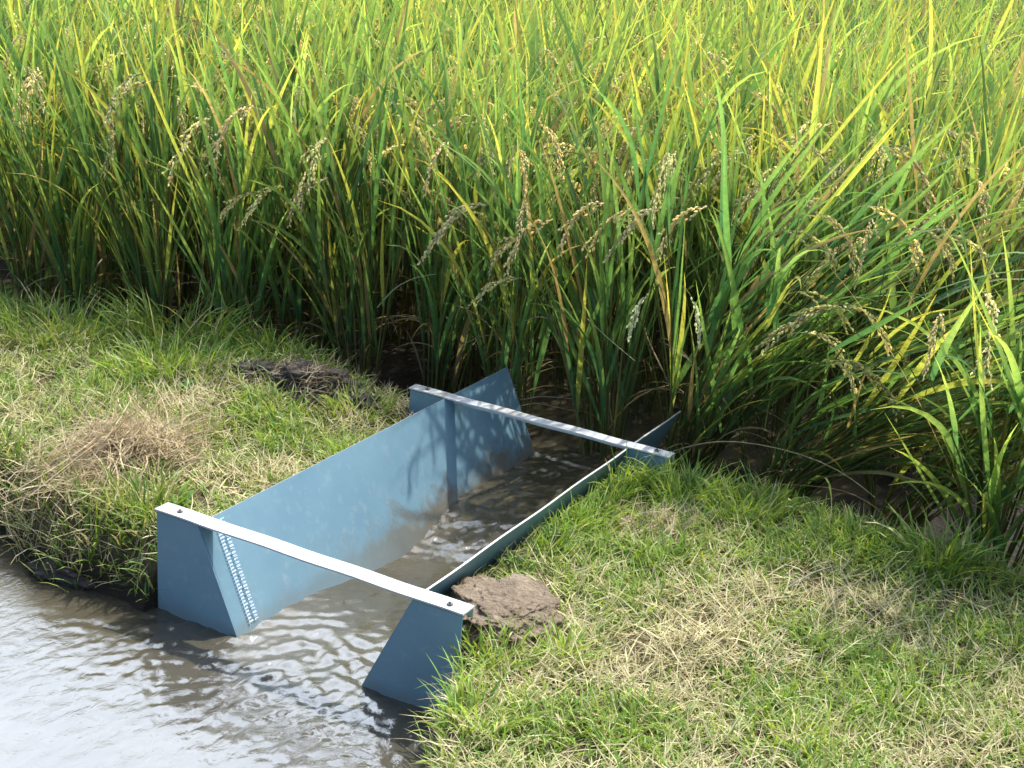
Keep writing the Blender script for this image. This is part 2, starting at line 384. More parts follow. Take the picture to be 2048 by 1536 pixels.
for yy, th in ((0.0, 0.005), (BACK, 0.005)):
    for s in (-1, 1):
        if yy == 0:
            poly = [(s * 0.5, yy, -0.003), (s * HA, yy, -0.003), (s * XB, yy, ZB), (s * 0.5, yy, ZB)]
        else:
            poly = [(s * 0.5, yy, -0.003), (s * (HA + 0.007), yy, -0.003), (s * (XB + 0.007), yy, ZB), (s * 0.5, yy, ZB)]
        o = sheet('wing_plate', poly, (0, th, 0), edge=M_PAINT)
def angle_bar(name, y0, wd, mat, tilt=0.0):
    bm = bmesh.new(); pr = [(y0 - 0.004, 0.0), (y0 + wd, 0.0), (y0 + wd, -0.03), (y0 + wd - 0.005, -0.03), (y0 + wd - 0.005, -0.005), (y0 - 0.004, -0.005)]
    n = 24; rings = []
    for i in range(n + 1):
        x = -0.505 + 1.01 * i / n; sag = 0.0015 * math.sin(i * 0.9)
        rings.append([bm.verts.new(Vector((x, p[0] + sag * 0.4, p[1] + 0.0055 + sag * 0.5)) + OFF) for p in pr])
    for i in range(n):
        for j in range(6): bm.faces.new((rings[i][j], rings[i][(j + 1) % 6], rings[i + 1][(j + 1) % 6], rings[i + 1][j]))
    bm.faces.new(rings[0]); bm.faces.new(rings[-1][::-1])
    bmesh.ops.recalc_face_normals(bm, faces=bm.faces)
    me = bpy.data.meshes.new(name); bm.to_mesh(me); bm.free(); me.materials.append(mat)
    o = link(name, me, flume); return o
b1 = angle_bar('crossbar', 0.0, 0.052, M_BAR); b1['label'] = 'bright white near crossbar over the pool'
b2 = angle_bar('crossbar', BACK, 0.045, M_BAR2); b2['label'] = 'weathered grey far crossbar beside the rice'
def bolt(x, y, par):
    bm = bmesh.new(); bmesh.ops.create_cone(bm, segments=6, radius1=0.009, radius2=0.008, depth=0.006, cap_ends=True)
    bmesh.ops.create_cone(bm, segments=12, radius1=0.0035, radius2=0.003, depth=0.014, cap_ends=True)
    for v in bm.verts: v.co += Vector((x, y, 0.0085)) + OFF
    me = bpy.data.meshes.new('bolt'); bm.to_mesh(me); bm.free(); me.materials.append(M_BOLT); link('bolt', me, par)
bolt(-0.435, 0.022, b1); bolt(0.452, 0.018, b1); bolt(-0.44, BACK + 0.02, b2); bolt(0.45, BACK + 0.02, b2)
# gauge scale on the left wall: two columns of small marks
bag = Bag(); rr = random.Random(4)
def wallp(y, q, off=0.0045):     # q = depth fraction along the wall (0 top .. 1 at HH)
    return np.array([-(HA + (HB - HA) * q) + off * nx, y, -HH * q + off * nz_ + 0.31])
def mark(y0, y1, q0, q1, sk=0.0):
    V = [wallp(y0, q0), wallp(y1, q0 + sk), wallp(y1, q1 + sk), wallp(y0, q1)]
    bag.add(V, [[0, 1, 2, 3]], (1, 1, 1))
nq = 31
for i in range(nq):
    q = 0.035 + 0.92 * i / nq; dq = 0.92 / nq
    L = 0.011 if i % 5 else 0.016
    mark(0.062, 0.062 + L, q, q + dq * 0.42)
    mark(0.084, 0.100, q + dq * 0.05, q + dq * 0.30, dq * 0.2)      # numeral blocks: bar, stem, bar
    mark(0.084 + 0.010 * (i % 2), 0.090 + 0.010 * (i % 2), q + dq * 0.22, q + dq * 0.62)
    if i % 3: mark(0.086, 0.100, q + dq * 0.55, q + dq * 0.72)
mark(0.0600, 0.0615, 0.03, 0.96)
gme = bag.mesh('gauge_scale', M_MARK, False); link('gauge_scale', gme, walls[-1])

# ------------------------------------------------------------------ rice
GREEN = np.array([0.095, 0.20, 0.06]); YG = np.array([0.36, 0.44, 0.10]); YEL = np.array([0.52, 0.46, 0.10]); DRY = np.array([0.40, 0.31, 0.15])
DEEP = np.array([0.05, 0.15, 0.075])
def leafcols(n, rng, dry=0.08, yel=0.4):
    a = rng.random((n, 1)); base = DEEP * (1 - a) + GREEN * 1.15 * a
    t = rng.random((n, 1)); tip = GREEN * 1.4 * (1 - t * yel * 2.0).clip(0, 1) + YG * 1.2 * (t * yel * 2.0).clip(0, 1)
    yl = rng.random(n) < 0.08 + yel * 0.12; tip[yl] = YEL; base[yl] = YG
    dr = rng.random(n) < dry; tip[dr] = DRY * rng.uniform(0.8, 1.3, (dr.sum(), 1)); base[dr] = DRY * 0.8
    br = rng.uniform(0.8, 1.25, (n, 1)); return base * br, tip * br

KR = 1.55
def make_clump(rng, lean=(0, 0), spread=0.24, H=0.60, tillers=20, detail=1.0, seg=7, fold=True, nleaf=3, yel=0.4):
    lv, st = Bag(), Bag(); n = tillers; H = H * KR
    az = rng.uniform(0, 2 * np.pi, n); r = 0.075 * np.sqrt(rng.random(n))
    base = np.stack([r * np.cos(az), r * np.sin(az), np.full(n, -0.06)], -1)
    tilt = spread * rng.uniform(0.1, 1.0, n)
    vx = np.sin(tilt) * np.cos(az) + lean[0] * rng.uniform(0.5, 1.25, n); vy = np.sin(tilt) * np.sin(az) + lean[1] * rng.uniform(0.5, 1.25, n)
    a2 = np.arctan2(vy, vx); t2 = np.arctan(np.hypot(vx, vy))
    L = H * rng.uniform(0.78, 1.08, n) + 0.06
    P = paths(base, a2, t2 * 0.75, t2 * 0.7, L, 6, 1.3)
    g = rng.random((n, 1)); C = np.array([0.11, 0.15, 0.04]) * (1 - g) + np.array([0.27, 0.26, 0.10]) * g
    tubes(st, P, np.full(n, 0.0046), np.full(n, 0.0024), C, 4)
    # leaves
    for k in range(nleaf):
        fr = np.clip([0.94, 0.70, 0.46, 0.28][k] + rng.normal(0, 0.06, n), 0.1, 1.0)
        i0 = fr * 6; ii = np.minimum(i0.astype(int), 5); f = (i0 - ii)[:, None]
        b = P[np.arange(n), ii] * (1 - f) + P[np.arange(n), ii + 1] * f
        la = a2 + rng.normal(0, 1.1, n); th = t2 * 0.9 + rng.uniform(0.03, 0.24, n)
        lx = np.sin(th) * np.cos(la) + lean[0] * 0.8; ly = np.sin(th) * np.sin(la) + lean[1] * 0.8
        la = np.arctan2(ly, lx); th = np.arctan(np.hypot(lx, ly))
        ll = KR * rng.uniform(0.32, 0.56, n) * (1.0 if k else 0.85); bd = rng.uniform(0.05, 1.05, n) ** 2.0 * 1.1 + (0.08 if k else 0)
        c0, c1 = leafcols(n, rng, 0.04 + 0.07 * (k >= 2), yel)
        Q = paths(b, la, th, bd, ll, seg, 1.8, 0.25, rng)
        ribbons(lv, Q, rng.uniform(0.013, 0.024, n), c0, c1, rng.uniform(-1.4, 1.4, n), fold, rng=rng)
    # dead leaves drooping at the foot
    m = max(3, int(n * 0.55)); la = rng.uniform(0, 2 * np.pi, m); j = rng.integers(0, n, m); b = P[j, 1 + (rng.random(m) < 0.6)]
    Q = paths(b, la, rng.uniform(0.2, 0.7, m), rng.uniform(1.0, 2.3, m), rng.uniform(0.2, 0.5, m), seg, 1.0, 0.5, rng)
    c = DRY * rng.uniform(0.5, 1.2, (m, 1)); ribbons(lv, Q, rng.uniform(0.004, 0.010, m), c, c * 1.1, None, False, rng=rng)
    tips = [(P[i, -1], a2[i], t2[i]) for i in np.argsort(-P[:, -1, 2])]
    return lv, st, tips

def make_panicle(rng, L=0.2, end=2.7, col=(0.50, 0.40, 0.13), start=0.25, simple=False):
    bag = Bag(); seg = 10
    ax = paths(np.zeros((1, 3)), np.zeros(1), np.array([start]), np.array([end - start]), np.array([L]), seg, 0.5)[0]
    tubes(bag, np.array([[[0.0, 0, -0.28], [0.002, 0, -0.14], [0, 0, 0]]]), np.array([0.0016]), np.array([0.0014]), np.array([[0.14, 0.22, 0.05]]), 3)
    tubes(bag, ax[None], np.array([0.0014]), np.array([0.0006]), np.array([[0.26, 0.27, 0.08]]), 3)
    gp, gd = [], []
    nb = 10
    for i in range(nb):
        f = 0.22 + 0.75 * i / nb; p = ax[int(f * seg)] + (ax[int(f * seg) + 1] - ax[int(f * seg)]) * ((f * seg) % 1)
        T = ax[int(f * seg) + 1] - ax[int(f * seg)]; T /= np.linalg.norm(T)
        thx = math.atan2(math.hypot(T[0], T[1]) * (1 if T[0] >= 0 else -1), T[2])
        bl = L * rng.uniform(0.30, 0.42) * (1.1 - 0.4 * f)
        ba = rng.normal(0, 0.22)
        bp = paths(p[None], np.array([ba]), np.array([thx + rng.normal(0, 0.10)]), np.array([max(0.0, 3.0 - thx) * rng.uniform(0.3, 0.75)]), np.array([bl]), 5, 1.0)[0]
        tubes(bag, bp[None], np.array([0.0007]), np.array([0.0004]), np.array([[0.30, 0.28, 0.09]]), 3)
        ng = 4 if simple else max(4, int(bl / 0.0078))
        for j in range(ng):
            s = 0.12 + 0.88 * j / (ng - 1); a = s * 5; ia = min(int(a), 4); q = bp[ia] + (bp[ia + 1] - bp[ia]) * (a - ia)
            d = bp[ia + 1] - bp[ia]; d = d / np.linalg.norm(d) + rng.normal(0, 0.28, 3); d /= np.linalg.norm(d)
            gp.append(q + rng.normal(0, 0.0015, 3)); gd.append(d)
    gp = np.array(gp); gd = np.array(gd); n = len(gp)
    ref = np.array([0.3, 0.9, 0.2]); u = np.cross(gd, ref); u /= np.linalg.norm(u, axis=1, keepdims=True); v = np.cross(gd, u)
    gl = 0.0125 * (1.7 if simple else 1); gw = 0.0038 * (1.4 if simple else 1)
    X = np.stack([gp - gd * gl * .1, gp + gd * gl * .4 + u * gw, gp + gd * gl * .4 + v * gw * .7, gp + gd * gl * .4 - u * gw, gp + gd * gl * .4 - v * gw * .7, gp + gd * gl], 1)
    idx = (np.arange(n) * 6)[:, None]
    Fs = []
    for a in range(4):   # two triangles merged as a kite quad per side
        Fs.append(np.concatenate([idx, idx + 1 + a, idx + 5, idx + 1 + (a + 1) % 4], 1))
    c = np.array(col) * rng.uniform(0.75, 1.25, (n, 1)); c = c + (rng.random((n, 1)) < 0.2) * np.array([0.05, -0.03, -0.02])
    bag.add(X.reshape(-1, 3), np.concatenate(Fs), np.repeat(c[:, None, :], 6, 1).reshape(-1, 3))
    return bag

prng = np.random.default_rng(11)
PAN = [make_panicle(np.random.default_rng(100 + i), prng.uniform(0.24, 0.31), prng.uniform(2.55, 3.05), col).mesh('panicle', M_GRAIN, False)
       for i, col in enumerate([(0.82, 0.76, 0.44), (0.76, 0.74, 0.40), (0.86, 0.77, 0.48), (0.72, 0.70, 0.38), (0.86, 0.81, 0.52), (0.80, 0.71, 0.42)])]
PANB = [make_panicle(np.random.default_rng(100 + i), 0.27, 2.6, (0.82, 0.72, 0.40), simple=True) for i in range(3)]
PAN_PALE = make_panicle(np.random.default_rng(55), 0.19, 3.1, (0.86, 0.88, 0.68), start=2.0).mesh('panicle', M_GRAIN, False)

def put_panicle(parent, mesh, pos, az, s=1.0, ry=0.0):
    o = bpy.data.objects.new('panicle', mesh); COL.objects.link(o); o.parent = parent
    o.location = pos; o.rotation_euler = (0, ry, az); o.scale = (s, s, s); return o

# clump prototypes: upright ones for the field, several leaning ones for the right front
PROTO = []
for i in range(9):
    rng = np.random.default_rng(500 + i)
    lv, st, tips = make_clump(rng, lean=[(0, 0), (0.05, 0), (-0.05, 0.03)][i % 3], spread=0.22 + 0.03 * (i % 3), H=0.62, tillers=15 + i % 4, yel=0.9)
    PROTO.append((lv.mesh('leaves', M_LEAF), st.mesh('stems', M_LEAF), tips))
count = 0
GROUP_FIELD = 'rice clumps in the rows behind the front row'
def place_clump(loc, rz, sc, proto, label, group, npan, rng, extra=None):
    global count; count += 1
    root = empty('rice_clump', loc, rz); tag(root, label, 'rice plant', group)
    root.scale = (sc[0], sc[0], sc[1])
    a = bpy.data.objects.new('leaves', proto[0]); b = bpy.data.objects.new('stems', proto[1])
    for o in (a, b): COL.objects.link(o); o.parent = root
    tips = proto[2]
    for k in range(npan):
        p, az, t = tips[(k * 3 + rng.integers(0, 3)) % len(tips)]
        put_panicle(root, PAN[rng.integers(0, len(PAN))], tuple(p + np.array([0, 0, rng.uniform(0.06, 0.22)])), az + rng.normal(0, 0.6), rng.uniform(0.95, 1.35), rng.uniform(-0.1, 0.15))
    return root

# --- front row: each with its own look and place
FRONT = [  # x, y, lean, spread, height, tillers, yellowness, panicles, label
 (-2.95, 1.50, (0.0, -0.03), 0.25, 0.60, 22, 0.9, 4, 'front row rice clump leftmost of all at the picture edge above the left grass bank'),
 (-2.62, 1.56, (0.05, -0.03), 0.24, 0.62, 22, 0.9, 4, 'second front row rice clump from the left, yellowish, above the left grass bank'),
 (-2.30, 1.58, (0.0, -0.06), 0.25, 0.60, 24, 0.8, 4, 'third front row rice clump from the left, above the tall green grass tussock'),
 (-1.98, 1.66, (-0.04, -0.04), 0.22, 0.62, 24, 0.7, 4, 'fourth front row rice clump from the left, behind the tall green grass tussock'),
 (-1.66, 1.76, (0.06, -0.06), 0.26, 0.62, 24, 0.6, 5, 'front row rice clump behind the gap between tall grass tussock and dark mud clod'),
 (-1.36, 1.88, (0.02, -0.04), 0.22, 0.60, 20, 0.6, 4, 'front row rice clump with hanging gold heads left of the one behind the mud clod'),
 (-1.06, 1.84, (-0.04, -0.08), 0.25, 0.64, 24, 0.45, 4, 'deep green front row rice clump right behind the dark mud clod'),
 (-0.74, 1.90, (0.06, -0.04), 0.22, 0.62, 22, 0.45, 4, 'front row rice clump standing behind the left end of the far crossbar'),
 (-0.42, 1.92, (0.0, -0.06), 0.24, 0.64, 26, 0.35, 4, 'dark green front row rice clump directly behind the peak of the left flume wall'),
 (0.00, 1.93, (-0.10, -0.08), 0.28, 0.64, 26, 0.4, 5, 'front row rice clump in the water straight beyond the flume outlet'),
 (0.33, 1.93, (0.34, -0.14), 0.38, 0.72, 46, 0.35, 4, 'big fanned green rice clump with two pale flowering heads beyond the shaded flume wall'),
 (0.68, 1.84, (0.90, -0.15), 0.36, 0.74, 46, 0.45, 4, 'strongly leaning rice clump right of the far crossbar, blades sweeping to the right'),
 (1.12, 1.90, (0.70, -0.25), 0.40, 0.64, 28, 0.6, 4, 'leaning front row rice clump above the right grass bank with bleached heads drooping'),
 (1.52, 1.70, (0.15, -0.40), 0.45, 0.62, 28, 0.8, 4, 'yellowing front row rice clump at the right edge bending over the grass bank'),
 (1.90, 1.80, (0.10, -0.25), 0.36, 0.60, 24, 0.7, 4, 'last front row rice clump on the right beyond the bleached drooping one'),
]
front_roots = []
for i, (x, y, lean, sp, H, nT, yl, npn, lab) in enumerate(FRONT):
    rng = np.random.default_rng(900 + i)
    lv, st, tips = make_clump(rng, lean=lean, spread=sp, H=H, tillers=nT, seg=8, yel=yl, nleaf=4)
    z = float(terrain(x, y)); z = max(z, -0.34)
    r = place_clump((x, y, z), 0.0, (1, 1), (lv.mesh('leaves', M_LEAF), st.mesh('stems', M_LEAF), tips), lab, 'rice clumps of the front row', npn, rng)
    front_roots.append(r)
# recognisable drooping heads of the front row, hung on thin stalks from their clump
def hang(ci, x, y0, Y, az, mesh, s=1.0, label=None):
    """panicle whose neck is at photo point (x,y0) in the plane Y"""
    r = front_roots[ci]; p = at_y(x, y0, Y); loc = Vector(p) - r.location
    bag = Bag(); b0 = np.array([np.clip(loc.x, -.05, .05), 0.0, 0.0]); e = np.array(loc)
    t = np.linspace(0, 1, 9)[:, None]; ctrl = np.array([b0[0] * .6 + e[0] * .4, b0[1] * .7 + e[1] * .3, e[2] * .75])
    P = (1 - t) ** 2 * b0 + 2 * t * (1 - t) * ctrl + t * t * e
    tubes(bag, P[None], np.array([0.003]), np.array([0.0014]), np.array([[0.16, 0.22, 0.05]]), 4)
    pn = put_panicle(r, mesh, tuple(loc), az, s)
    if label: pn['label'] = label
    link('stalk', bag.mesh('stalk', M_LEAF), pn)
    st = pn.children[0]; st.matrix_parent_inverse = Matrix.Identity(4)
    # stalk mesh is in clump space: undo the panicle's own transform
    st.matrix_basis = pn.matrix_basis.inverted() if False else (Matrix.Translation(loc) @ Matrix.Rotation(az, 4, 'Z') @ Matrix.Scale(s, 4)).inverted()
L_ = math.pi + 0.5   # towards the picture's left
R_ = 0.5
hang(4, 555, 402, 1.66, L_, PAN[0], 1.15); hang(5, 612, 392, 1.7, L_, PAN[4], 1.0); hang(5, 690, 372, 1.7, L_, PAN[2], 1.15)
hang(6, 722, 370, 1.72, R_, PAN[3], 0.9); hang(7, 812, 392, 1.72, R_, PAN[5], 1.1); hang(8, 890, 440, 1.7, R_, PAN[1], 1.0)
hang(9, 1030, 435, 1.74, L_, PAN[4], 1.3); hang(9, 1125, 478, 1.74, L_, PAN[0], 1.25); hang(9, 1150, 455, 1.72, L_, PAN[2], 1.25)
hang(9, 1072, 575, 1.66, L_, PAN[3], 1.0); hang(10, 1255, 420, 1.74, L_, PAN[2], 1.2); hang(10, 1185, 455, 1.74, R_, PAN[1], 1.0)
hang(10, 1318, 568, 1.62, L_, PAN_PALE, 1.05, 'pale flowering head, left of the two'); hang(10, 1365, 572, 1.62, R_, PAN_PALE, 1.05, 'pale flowering head, right of the two')
hang(11, 1330, 440, 1.74, L_, PAN[5], 1.2); hang(11, 1385, 440, 1.74, L_, PAN[4], 1.1)
hang(12, 1556, 682, 1.46, R_, PAN[4], 1.1); hang(12, 1600, 745, 1.44, R_, PAN[1], 1.3); hang(12, 1640, 625, 1.5, R_, PAN[0], 1.2)
hang(12, 1690, 430, 1.62, R_, PAN[5], 1.2); hang(12, 1530, 480, 1.66, R_, PAN[3], 1.2); hang(12, 1450, 430, 1.7, L_, PAN[2], 1.1)
hang(13, 1745, 650, 1.5, L_, PAN[1], 1.3); hang(13, 1780, 470, 1.6, R_, PAN[0], 1.1); hang(13, 1560, 600, 1.55, R_, PAN[3], 1.1)
hang(3, 350, 420, 1.7, L_, PAN[1], 1.0); hang(2, 500, 290, 1.75, L_, PAN[0], 1.0); hang(1, 245, 280, 1.78, L_, PAN[5], 1.2); hang(2, 390, 270, 1.8, R_, PAN[2], 1.2)

# --- rows behind
frng = np.random.default_rng(77)
pts = []
sp = 0.30
r_i = 0
y = 1.84
def in_view(p, m=80):
    d = np.array(p) - CAM; z = d @ FWD
    if z < 0.5: return False
    px = CX + FPX * (d @ RGT) / z; py = CY - FPX * (d @ UPV) / z
    return -m < px < 2048 + m and py > -m - 60
while y < 26:
    for x in np.arange(-16, 8, sp):
        xx = x + (r_i % 2) * sp / 2 + frng.normal(0, 0.025); yy = y + frng.normal(0, 0.025)
        if yy < 2.12 + (0.14 if xx > -0.6 else 0.0) - 0.30 * float(sstep(-1.5, -2.1, xx)): continue
        if in_view((xx, yy, 0.85), 110 if y < 5 else 60): pts.append((xx, yy))
    y += sp * (1.0 if y < 8 else 1.25); r_i += 1
pts = np.array(pts); dist = np.hypot(pts[:, 0] - CAM[0], pts[:, 1] - CAM[1])
order = np.argsort(dist); near = order[:285]; rest = order[285:]
for k in near:
    x, y = pts[k]; rng = frng
    pr = PROTO[rng.integers(0, len(PROTO))]
    place_clump((x, y, -0.33 + rng.uniform(-0.01, 0.02)), rng.uniform(0, 6.28), (rng.uniform(0.95, 1.15), rng.uniform(0.95, 1.12)), pr,
                'ripening rice clump standing in the dense rows behind the front row', GROUP_FIELD, int(rng.integers(7, 11)), rng)
# the rest of the field: one mass
fb = Bag(); lowp = []
for i in range(6):
    rng = np.random.default_rng(700 + i)
    lv, st, tips = make_clump(rng, spread=0.26, H=0.64, tillers=13, seg=4, fold=False, nleaf=2, yel=0.8)
    b2_ = Bag(); b2_.add(*lv.arrays())
    for k in range(6):
        p, az, t = tips[k]; V, F, C = PANB[k % 3].arrays(); c, s_ = math.cos(az), math.sin(az)
        b2_.add(V @ np.array([[c, s_, 0], [-s_, c, 0], [0, 0, 1]]) + p + [0, 0, 0.2], F, C)
    V, F, C = b2_.arrays(); lowp.append((V, F, C))
for k in rest:
    V, F, C = lowp[frng.integers(0, 6)]; a = frng.uniform(0, 6.28); c, s_ = math.cos(a), math.sin(a); sz = frng.uniform(0.97, 1.15)
    f = 1.0 if dist[k] < 9 else 1.25
    fb.add((V * [f * 1.05, f * 1.05, sz]) @ np.array([[c, s_, 0], [-s_, c, 0], [0, 0, 1]]) + [pts[k][0], pts[k][1], -0.33], F, C * frng.uniform(0.85, 1.15))
tag(link('rice_field', fb.mesh('rice_field', M_LEAF)), 'dense mass of ripening rice stretching away to the far side of the field', 'rice', kind='stuff')
print('clumps', count, 'rest', len(rest))

# ------------------------------------------------------------------ bank grass
grng = np.random.default_rng(21)
def clear(x, y):
    """True where grass may root"""
    z = terrain(x, y)
    out_fl = (np.abs(x) > HA - 0.02) | (y < -0.05) | (y > LEN)
    wings = ~((np.abs(x) < 0.52) & (np.abs(y) < 0.015)) & ~((np.abs(x) < 0.52) & (np.abs(y - BACK) < 0.012))
    return (z > -0.285) & out_fl & wings
def scatter(n, x0, x1, y0, y1):
    x = grng.uniform(x0, x1, n); y = grng.uniform(y0, y1, n); return x, y
GG = np.array([0.13, 0.27, 0.055]); GY = np.array([0.36, 0.45, 0.09]); GS = np.array([0.66, 0.60, 0.34]); GB = np.array([0.34, 0.29, 0.15])
def greenness(x, y):
    g = 0.5 + 2.2 * fbm(x, y, 4, 3.2)
    g = g + 0.5 * np.exp(-((y - 1.25) / 0.22) ** 2) * (x > 0.3) + 0.45 * np.exp(-((x - 0.42) / 0.08) ** 2) * (x > 0)
    g = g + 0.45 * sstep(1.0, 1.3, y) * (x < -1.0) + 0.3 * np.exp(-((y + 0.15) / 0.25) ** 2) * (x > 0.3)
    g = g + 0.25 * np.exp(-((x + 0.40) / 0.07) ** 2)
    return np.clip(g, 0, 1)
def keep_out(P):
    """blades that would poke through the flume's plates"""
    x, y, z = np.abs(P[..., 0]), P[..., 1], P[..., 2]
    ins = (x < HA + 0.012 - (HA - HB) / HH * np.maximum(-z, 0)) & (y > -0.02) & (y < LEN + 0.02) & (z < 0.012)
    c0 = P[:, :-1, 1]; c1 = P[:, 1:, 1]; xm = np.minimum(x[:, :-1], x[:, 1:]); zm = np.minimum(z[:, :-1], z[:, 1:])
    cr = np.zeros(len(P), bool)
    for yy in (0.002, BACK + 0.002): cr |= (((c0 - yy) * (c1 - yy) < 0) & (xm < 0.51) & (zm < 0.01)).any(1)
    return ~(ins.any(1) | cr)
def lawn(n, box, kind, seg=3):
    x, y = scatter(n, *box); ok = clear(x, y)
    bare = fbm(x, y, 3, 5.5) > (0.16 if kind != 'tuft' else 0.1)
    g = greenness(x, y)
    if kind == 'green': ok &= grng.random(n) < (0.12 + 0.88 * g)
    elif kind == 'straw': ok &= grng.random(n) < (1.1 - g * 0.9)
    ok &= ~bare | (grng.random(n) < 0.3)
    # leave the clod, the mud and the straw heap free
    ok &= ((x - 0.51) / 0.135) ** 2 + ((y - 0.23) / 0.15) ** 2 > 1
    ok &= (((x + 0.88) / 0.27) ** 2 + ((y - 1.22) / 0.16) ** 2 > 1) | (grng.random(n) < 0.12)
    x, y, g = x[ok], y[ok], g[ok]; m = len(x)
    z = terrain(x, y) - 0.004; az = grng.uniform(0, 2 * np.pi, m)
    if kind == 'green':
        th = grng.uniform(0.1, 1.15, m); bd = grng.uniform(0.2, 1.5, m); L = grng.uniform(0.03, 0.085, m) * (0.6 + 0.8 * g); W = grng.uniform(0.003, 0.0072, m)
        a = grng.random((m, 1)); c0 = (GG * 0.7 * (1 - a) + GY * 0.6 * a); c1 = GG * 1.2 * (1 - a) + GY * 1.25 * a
    else:
        th = grng.uniform(0.7, 1.6, m); bd = grng.uniform(-0.3, 0.7, m); L = grng.uniform(0.03, 0.13, m); W = grng.uniform(0.0016, 0.0046, m)
        a = grng.random((m, 1)) ** 1.5; c0 = GS * (1 - a) + GB * a; c1 = c0 * 1.15; z = z + grng.uniform(0.0, 0.02, m)
    Pp = paths(np.stack([x, y, z], -1), az, th, bd, L, seg, 1.2, 0.8, grng)
    if kind == 'straw': Pp[..., 2] = np.maximum(Pp[..., 2], terrain(Pp[..., 0], Pp[..., 1]) + 0.003)
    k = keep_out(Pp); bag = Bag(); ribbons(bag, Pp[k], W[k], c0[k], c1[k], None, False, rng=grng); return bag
for nm, box, ng, ns, side in (('right', (0.33, 2.6, -0.9, 1.62), 70000, 62000, 'right'), ('left', (-3.2, -0.33, -0.15, 1.8), 60000, 42000, 'left')):
    bg_ = lawn(ng, box, 'green'); tag(link('bank_grass', bg_.mesh('bank_grass', M_GRASS)), f'short green grass growing over the bank {side} of the flume', 'grass', kind='stuff')
    bs_ = lawn(ns, box, 'straw'); tag(link('dry_grass', bs_.mesh('dry_grass', M_STRAW)), f'dry straw coloured grass lying over the bank {side} of the flume', 'dry grass', kind='stuff')

# grass tussocks one can point at
def tussock(x, y, r, n, H, label, yel=0.4, dry=0.1, wid=0.005):
    rng = np.random.default_rng(int(abs(x * 1000) + abs(y * 777)) + 5); H = H * 1.4; wid = wid * 1.35; n = int(n * 0.9)
    z0 = float(terrain(x, y)); root = empty('grass_tussock', (x, y, z0)); tag(root, label, 'grass tuft')
    a = rng.uniform(0, 6.28, n); rr_ = r * np.sqrt(rng.random(n)); bx = rr_ * np.cos(a); by = rr_ * np.sin(a)
    bz = terrain(bx + x, by + y) - z0 - 0.006
    keep = clear(bx + x, by + y) | (bz + z0 > -0.36); a, bx, by, bz, rr_ = a[keep], bx[keep], by[keep], bz[keep], rr_[keep]; n = len(a)
    az = a + rng.normal(0, 0.9, n); th = 0.15 + 0.7 * rr_ / r * rng.random(n); bd = rng.uniform(0.1, 1.6, n)
    g = rng.random((n, 1)) * (0.4 + yel); g = np.clip(g, 0, 1)
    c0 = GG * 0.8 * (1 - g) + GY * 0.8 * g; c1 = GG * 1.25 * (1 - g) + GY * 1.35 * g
    dr = rng.random(n) < dry; c0[dr] = GS * 0.9; c1[dr] = GS
    L = H * rng.uniform(0.45, 1.1, n)
    P = paths(np.stack([bx, by, bz], -1), az, th, bd, L, 5, 1.4, 0.4, rng)
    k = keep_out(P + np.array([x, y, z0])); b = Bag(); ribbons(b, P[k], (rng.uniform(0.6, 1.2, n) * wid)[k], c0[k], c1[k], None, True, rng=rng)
    link('blades', b.mesh('blades', M_GRASS), root)
T = tussock
T(-1.62, 1.38, 0.22, 460, 0.21, 'tall bright green tussock on the left bank against the rice', 0.5)
T(-1.28, 1.52, 0.13, 240, 0.13, 'green tussock behind the dark mud clod beside the rice', 0.4)
T(-1.95, 1.10, 0.26, 480, 0.15, 'leafy green patch at the left edge of the bank below the rice', 0.4)
T(-1.42, 1.08, 0.22, 400, 0.12, 'low green tussock left of the dark mud clod', 0.4)
T(-0.62, 1.18, 0.12, 260, 0.075, 'small yellow green tussock between mud clod and far crossbar', 0.8)
T(-0.86, 0.98, 0.13, 260, 0.07, 'round yellow green tuft halfway between mud clod and straw heap', 0.8)
T(-0.66, 0.13, 0.10, 150, 0.12, 'straggly green tuft beside the left end of the near crossbar', 0.7, 0.2)
T(-0.80, 0.02, 0.10, 140, 0.10, 'weedy tuft at the pool edge left of the near wing plate', 0.6, 0.2)
T(0.40, 1.22, 0.09, 260, 0.13, 'bright green tuft in front of the right far wing plate', 0.9, 0.03)
T(0.60, 1.24, 0.10, 240, 0.12, 'green tuft at the right end of the far crossbar', 0.6, 0.03)
T(0.82, 1.22, 0.12, 260, 0.11, 'bright tuft right of the far crossbar below the leaning rice', 0.7, 0.05)
T(0.42, 0.92, 0.07, 200, 0.09, 'green tuft leaning on the middle of the shaded flume wall', 0.4, 0.03)
T(0.42, 0.66, 0.06, 160, 0.08, 'dark green tuft beside the shaded flume wall behind the earth clod', 0.1, 0.03)
T(0.40, 0.46, 0.045, 90, 0.06, 'small dark tuft between flume wall and earth clod', 0.1, 0.03)
T(1.42, 1.22, 0.08, 110, 0.16, 'upright sprouting tuft at the right under the yellowing rice', 0.5, 0.1, 0.007)
T(1.20, 1.20, 0.10, 150, 0.09, 'low tuft at the foot of the leaning rice on the right bank', 0.6, 0.1)
T(0.60, 0.02, 0.08, 200, 0.09, 'bright green tuft on the near side of the earth clod by the right wing plate', 0.6, 0.03)
T(0.74, 0.13, 0.06, 130, 0.08, 'spiky tuft at the right front corner of the earth clod', 0.8, 0.03)
T(0.545, -0.17, 0.065, 120, 0.12, 'grass tuft hanging over the pool in front of the right wing plate', 0.4, 0.1, 0.006)
T(0.70, -0.24, 0.09, 200, 0.09, 'green tuft on the near bank at the bottom centre of the picture', 0.7, 0.1)
T(1.02, -0.06, 0.11, 220, 0.06, 'low bushy tuft near the bottom of the right bank', 0.8, 0.1)
